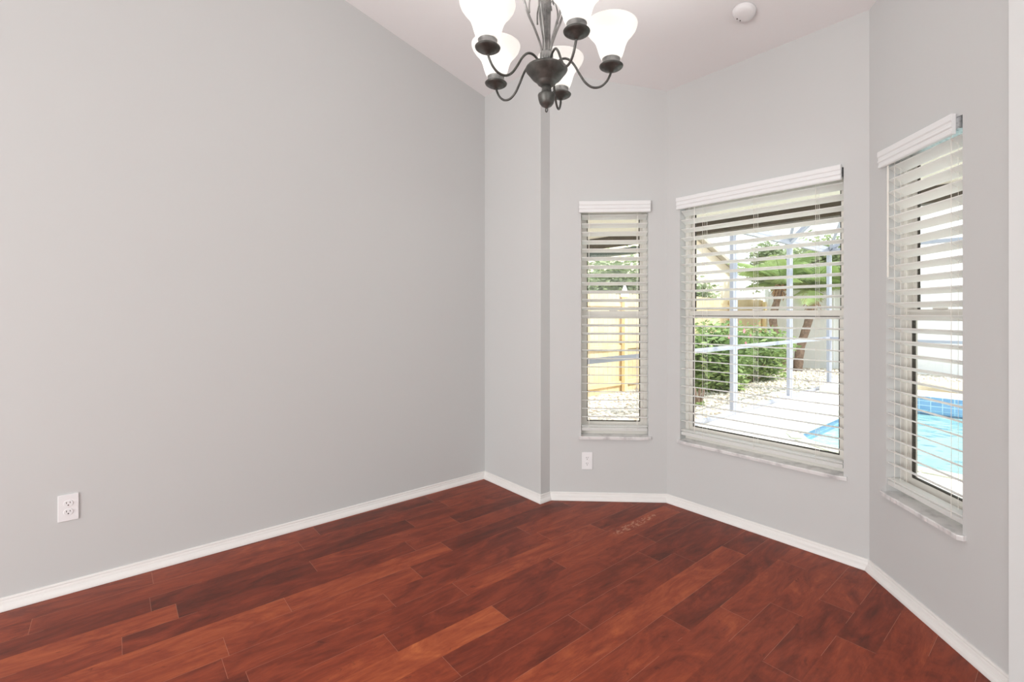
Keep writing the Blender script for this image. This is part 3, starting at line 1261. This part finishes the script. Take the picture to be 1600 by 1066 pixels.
# white vinyl fence across the back
vf = empty('vinyl_fence', 'tall white vinyl privacy fence across the back of the yard', 'fence', (0, 13.2, 0))
u = -3.4
while u < 7:
    bm = bmesh.new()
    for k in range(12):
        a0 = u + .06 + k * .145
        box(bm, a0, a0 + .137, -.018, .018, -.4, 1.98)
        box(bm, a0 + .135, a0 + .147, -.012, .012, -.4, 1.98)
    box(bm, u + .06, u + 1.80, -.03, .03, -.36, -.26)
    box(bm, u + .06, u + 1.80, -.03, .03, 1.96, 2.06)
    mesh_obj('fence_panel', bm, 'vinyl', vf)
    bm = bmesh.new()
    rbox(bm, u - .06, u + .06, -.06, .06, -.45, 2.12, .008)
    mesh_obj('fence_post', bm, 'vinyl', vf)
    u += 1.86

# neighbouring house
nh = empty('neighbor_house', 'cream stucco house with a sloping grey roof beyond the wooden fence', 'house', (-9, 16, -.3))
bm = bmesh.new()
prf = [(-7, 0), (6.0, 0), (6.0, 3.9), (-.5, 6.24), (-7, 3.9)]
A_ = [bm.verts.new((0, y, z)) for y, z in prf]
B_ = [bm.verts.new((-8, y, z)) for y, z in prf]
bm.faces.new(A_)
bm.faces.new(B_[::-1])
for k in range(5):
    bm.faces.new((A_[k], A_[(k + 1) % 5], B_[(k + 1) % 5], B_[k]))
mesh_obj('house_walls', bm, 'stucco', nh)
bm = bmesh.new()
for (y0, z0), (y1, z1) in (((6.4, 3.78), (-.5, 6.27)), ((-7.4, 3.78), (-.5, 6.27))):
    hexa(bm, [(.3, y0, z0), (.3, y1, z1), (-8.3, y1, z1), (-8.3, y0, z0), (.3, y0, z0 + .16), (.3, y1, z1 + .16), (-8.3, y1, z1 + .16), (-8.3, y0, z0 + .16)])
mesh_obj('house_roof', bm, 'roof', nh)


# ------------------------------------------------------------------ planting
def leaves(bm, n, center, rad, size, r, shell=.55, flat=.35, long=1.9):
    c = Vector(center)
    for _ in range(n):
        while True:
            d = Vector((r.uniform(-1, 1), r.uniform(-1, 1), r.uniform(-1, 1)))
            if .05 < d.length < 1:
                break
        rr_ = (shell + (1 - shell) * r.random())
        lump = 1 + .18 * math.sin(5 * d.x + c.x) * math.sin(4 * d.y + c.y) + .1 * math.sin(7 * d.z)
        d = d.normalized() * rr_ * lump
        p = c + Vector((d.x * rad[0], d.y * rad[1], d.z * rad[2]))
        ax = Vector((r.gauss(0, 1), r.gauss(0, 1), r.gauss(0, flat))).normalized()
        nn = Vector((r.gauss(0, .7), r.gauss(0, .7), 1)).normalized()
        sd_ = ax.cross(nn)
        if sd_.length < .1:
            continue
        sd_.normalize()
        s = size * r.uniform(.6, 1.3)
        a_ = [p - ax * s * long / 2, p + sd_ * s * .45, p + ax * s * long / 2, p - sd_ * s * .45]
        bm.faces.new([bm.verts.new(q) for q in a_])


def shrub(loc, rad, n, label, seed, size=.07, flowers=0):
    r = random.Random(seed)
    root = empty('flowering_shrub' if flowers else 'shrub', label, 'shrub', loc, 0, 'shrubs beside the screen cage')
    bm = bmesh.new()
    leaves(bm, n, (0, 0, rad[2] * .95), rad, size, r)
    leaves(bm, n // 2, (0, 0, rad[2] * .8), (rad[0] * .7, rad[1] * .7, rad[2] * .8), size, r)
    mesh_obj('foliage', bm, 'leaf', root)
    bm = bmesh.new()
    for k in range(7):
        a = k * 2 * PI / 7
        tube(bm, [(0, 0, -.05), (.1 * math.cos(a), .1 * math.sin(a), .3), (rad[0] * .6 * math.cos(a), rad[1] * .6 * math.sin(a), rad[2] * 1.1)], [.022, .016, .006], 6)
    mesh_obj('stems', bm, 'trunk', root)
    if flowers:
        for k in range(flowers):
            t = r.uniform(-1.2, .6)
            e = r.uniform(.15, .9)
            c = Vector((rad[0] * math.cos(t) * math.cos(e), rad[1] * math.sin(t) * math.cos(e), rad[2] * (.95 + math.sin(e)))) * 1.0
            bm = bmesh.new()
            for j in range(5):
                b = j * 2 * PI / 5
                q = Vector((0, math.cos(b), math.sin(b)))
                q2 = Vector((0, math.cos(b + .55), math.sin(b + .55)))
                q3 = Vector((0, math.cos(b - .55), math.sin(b - .55)))
                bm.faces.new([bm.verts.new(c + x) for x in (Vector((0, 0, 0)), q3 * .035 + Vector((.015, 0, 0)), q * .055 + Vector((.01, 0, 0)), q2 * .035 + Vector((.015, 0, 0)))])
            mesh_obj('flower', bm, 'flower', root)
    return root


shrub((-1.85, 7.0, gz(-1.85)), (.85, .95, .76), 3600, 'full green hibiscus bush with pink flowers left of the first cage post', 21, .075, 7)
shrub((-2.0, 9.25, gz(-2)), (.85, .9, .72), 3000, 'rounded green bush behind the flowering one, between two cage posts', 22, .07)
shrub((-1.0, 5.0, gz(-1)), (.12, .12, .07), 60, 'tiny green plant in the white pebbles below the narrow left window', 23, .035)


def tree(loc, hgt, rad, n, label, seed, size=.12, m='leaf2', lumps=7):
    r = random.Random(seed)
    root = empty('leafy_tree', label, 'tree', loc, 0, 'trees beyond the fences')
    bm = bmesh.new()
    tube(bm, [(0, 0, -.2), (.05, .1, hgt * .4), (0, 0, hgt * .8)], [.16, .12, .05], 8)
    for k in range(5):
        a = r.uniform(0, 6.28)
        tube(bm, [(.03, .05, hgt * .45), (rad * .5 * math.cos(a), rad * .5 * math.sin(a), hgt * .8)], [.06, .02], 6)
    mesh_obj('trunk', bm, 'trunk', root)
    bm = bmesh.new()
    for k in range(lumps):
        a = 2 * PI * k / lumps + r.uniform(-.4, .4)
        q = rad * .55 * r.uniform(.5, 1.1)
        leaves(bm, n // lumps, (q * math.cos(a), q * math.sin(a), hgt * .78 + r.uniform(-.35, .35) * rad), (rad * .6, rad * .6, rad * .5), size, r, .2)
    mesh_obj('crown', bm, m, root)
    return root


tree((-6.2, 8.6, -.35), 3.0, 2.0, 5200, 'green hedge tree rising behind the wooden fence, seen through the narrow window', 31, .11)
tree((-5.6, 12.0, -.35), 2.9, 1.3, 2600, 'bushy green tree behind the wooden fence in front of the neighboring house', 32, .11)
tree((-6.8, 22.8, -.35), 5.2, 1.7, 6500, 'broad green tree behind the white fence, left of the palms', 33, .14)
tree((-4.2, 20.2, -.35), 4.9, 2.1, 6500, 'broad green tree behind the white fence, right of the palms', 34, .14)
tree((1.2, 22.5, -.35), 2.7, 1.7, 2500, 'small distant tree behind the white fence at the far right', 35, .12)


def palm(pts, seed, label, nf=22, fl=1.9):
    r = random.Random(seed)
    base = Vector(pts[0])
    root = empty('palm_tree', label, 'palm tree', base, 0, 'palms by the back fence')
    pts = [Vector(p) - base for p in pts]
    bm = bmesh.new()
    sp_ = spline(pts, 8)
    n_ = len(sp_)
    tube(bm, sp_, [(.13 - .045 * i / n_) * (1 + .07 * math.sin(i * 2.1)) for i in range(n_)], 12)
    mesh_obj('trunk', bm, 'trunk', root, True)
    top = sp_[-1]
    bm = bmesh.new()
    for k in range(40):
        a = r.uniform(0, 2 * PI)
        h = r.uniform(-.35, .05)
        c = top + Vector((0, 0, h))
        o_ = Vector((math.cos(a), math.sin(a), 0))
        rr_ = .12 + .16 * (h + .4)
        tube(bm, [c + o_ * .06, c + o_ * rr_ + Vector((0, 0, .03)), c + o_ * (rr_ + .10) + Vector((0, 0, -.14))], [.03, .022, .006], 5)
    mesh_obj('dead_skirt', bm, 'skirt', root)
    for k in range(nf):
        a = 2 * PI * k / nf * 2.4 + r.uniform(-.2, .2)
        el = r.uniform(.2, 1.3)
        L = fl * r.uniform(.8, 1.1)
        d = Vector((math.cos(a), math.sin(a), 0))
        st = []
        for j in range(9):
            t = j / 8
            hor = L * t * math.cos(el * (1 - .45 * t))
            ver = L * (t * math.sin(el) - .42 * t * t)
            st.append(top + d * hor + Vector((0, 0, ver + .05)))
        bm = bmesh.new()
        tube(bm, st, [.014 * (1 - .8 * j / 8) for j in range(9)], 5)
        side = Vector((-d.y, d.x, 0))
        for j in range(2, 33):
            t = j / 33
            i0 = min(7, int(t * 8))
            p = st[i0].lerp(st[i0 + 1], t * 8 - i0)
            dirn = (st[i0 + 1] - st[i0]).normalized()
            ll = .42 * math.sin(PI * min(1, t * .86 + .12)) + .08
            for sgn in (-1, 1):
                e = p + side * sgn * ll * .8 + dirn * ll * .55 + Vector((0, 0, -ll * .38))
                m_ = p.lerp(e, .45) + Vector((0, 0, ll * .1))
                wv = dirn * .017
                bm.faces.new([bm.verts.new(q) for q in (p - wv, m_ - wv * 1.3, e, m_ + wv * 1.3, p + wv)])
        mesh_obj('frond', bm, 'frond', root)
    return root


palm([(-2.3, 11.95, -.3), (-2.38, 11.86, .4), (-2.58, 11.66, 1.15), (-2.42, 11.84, 2.1)], 41, 'left-leaning palm with a shaggy brown crown base by the white fence', 20, 1.7)
palm([(-2.1, 12.14, -.3), (-2.04, 12.2, .4), (-1.88, 12.37, 1.2), (-1.82, 12.44, 1.9)], 42, 'right-leaning palm beside the other one by the white fence', 20, 1.7)
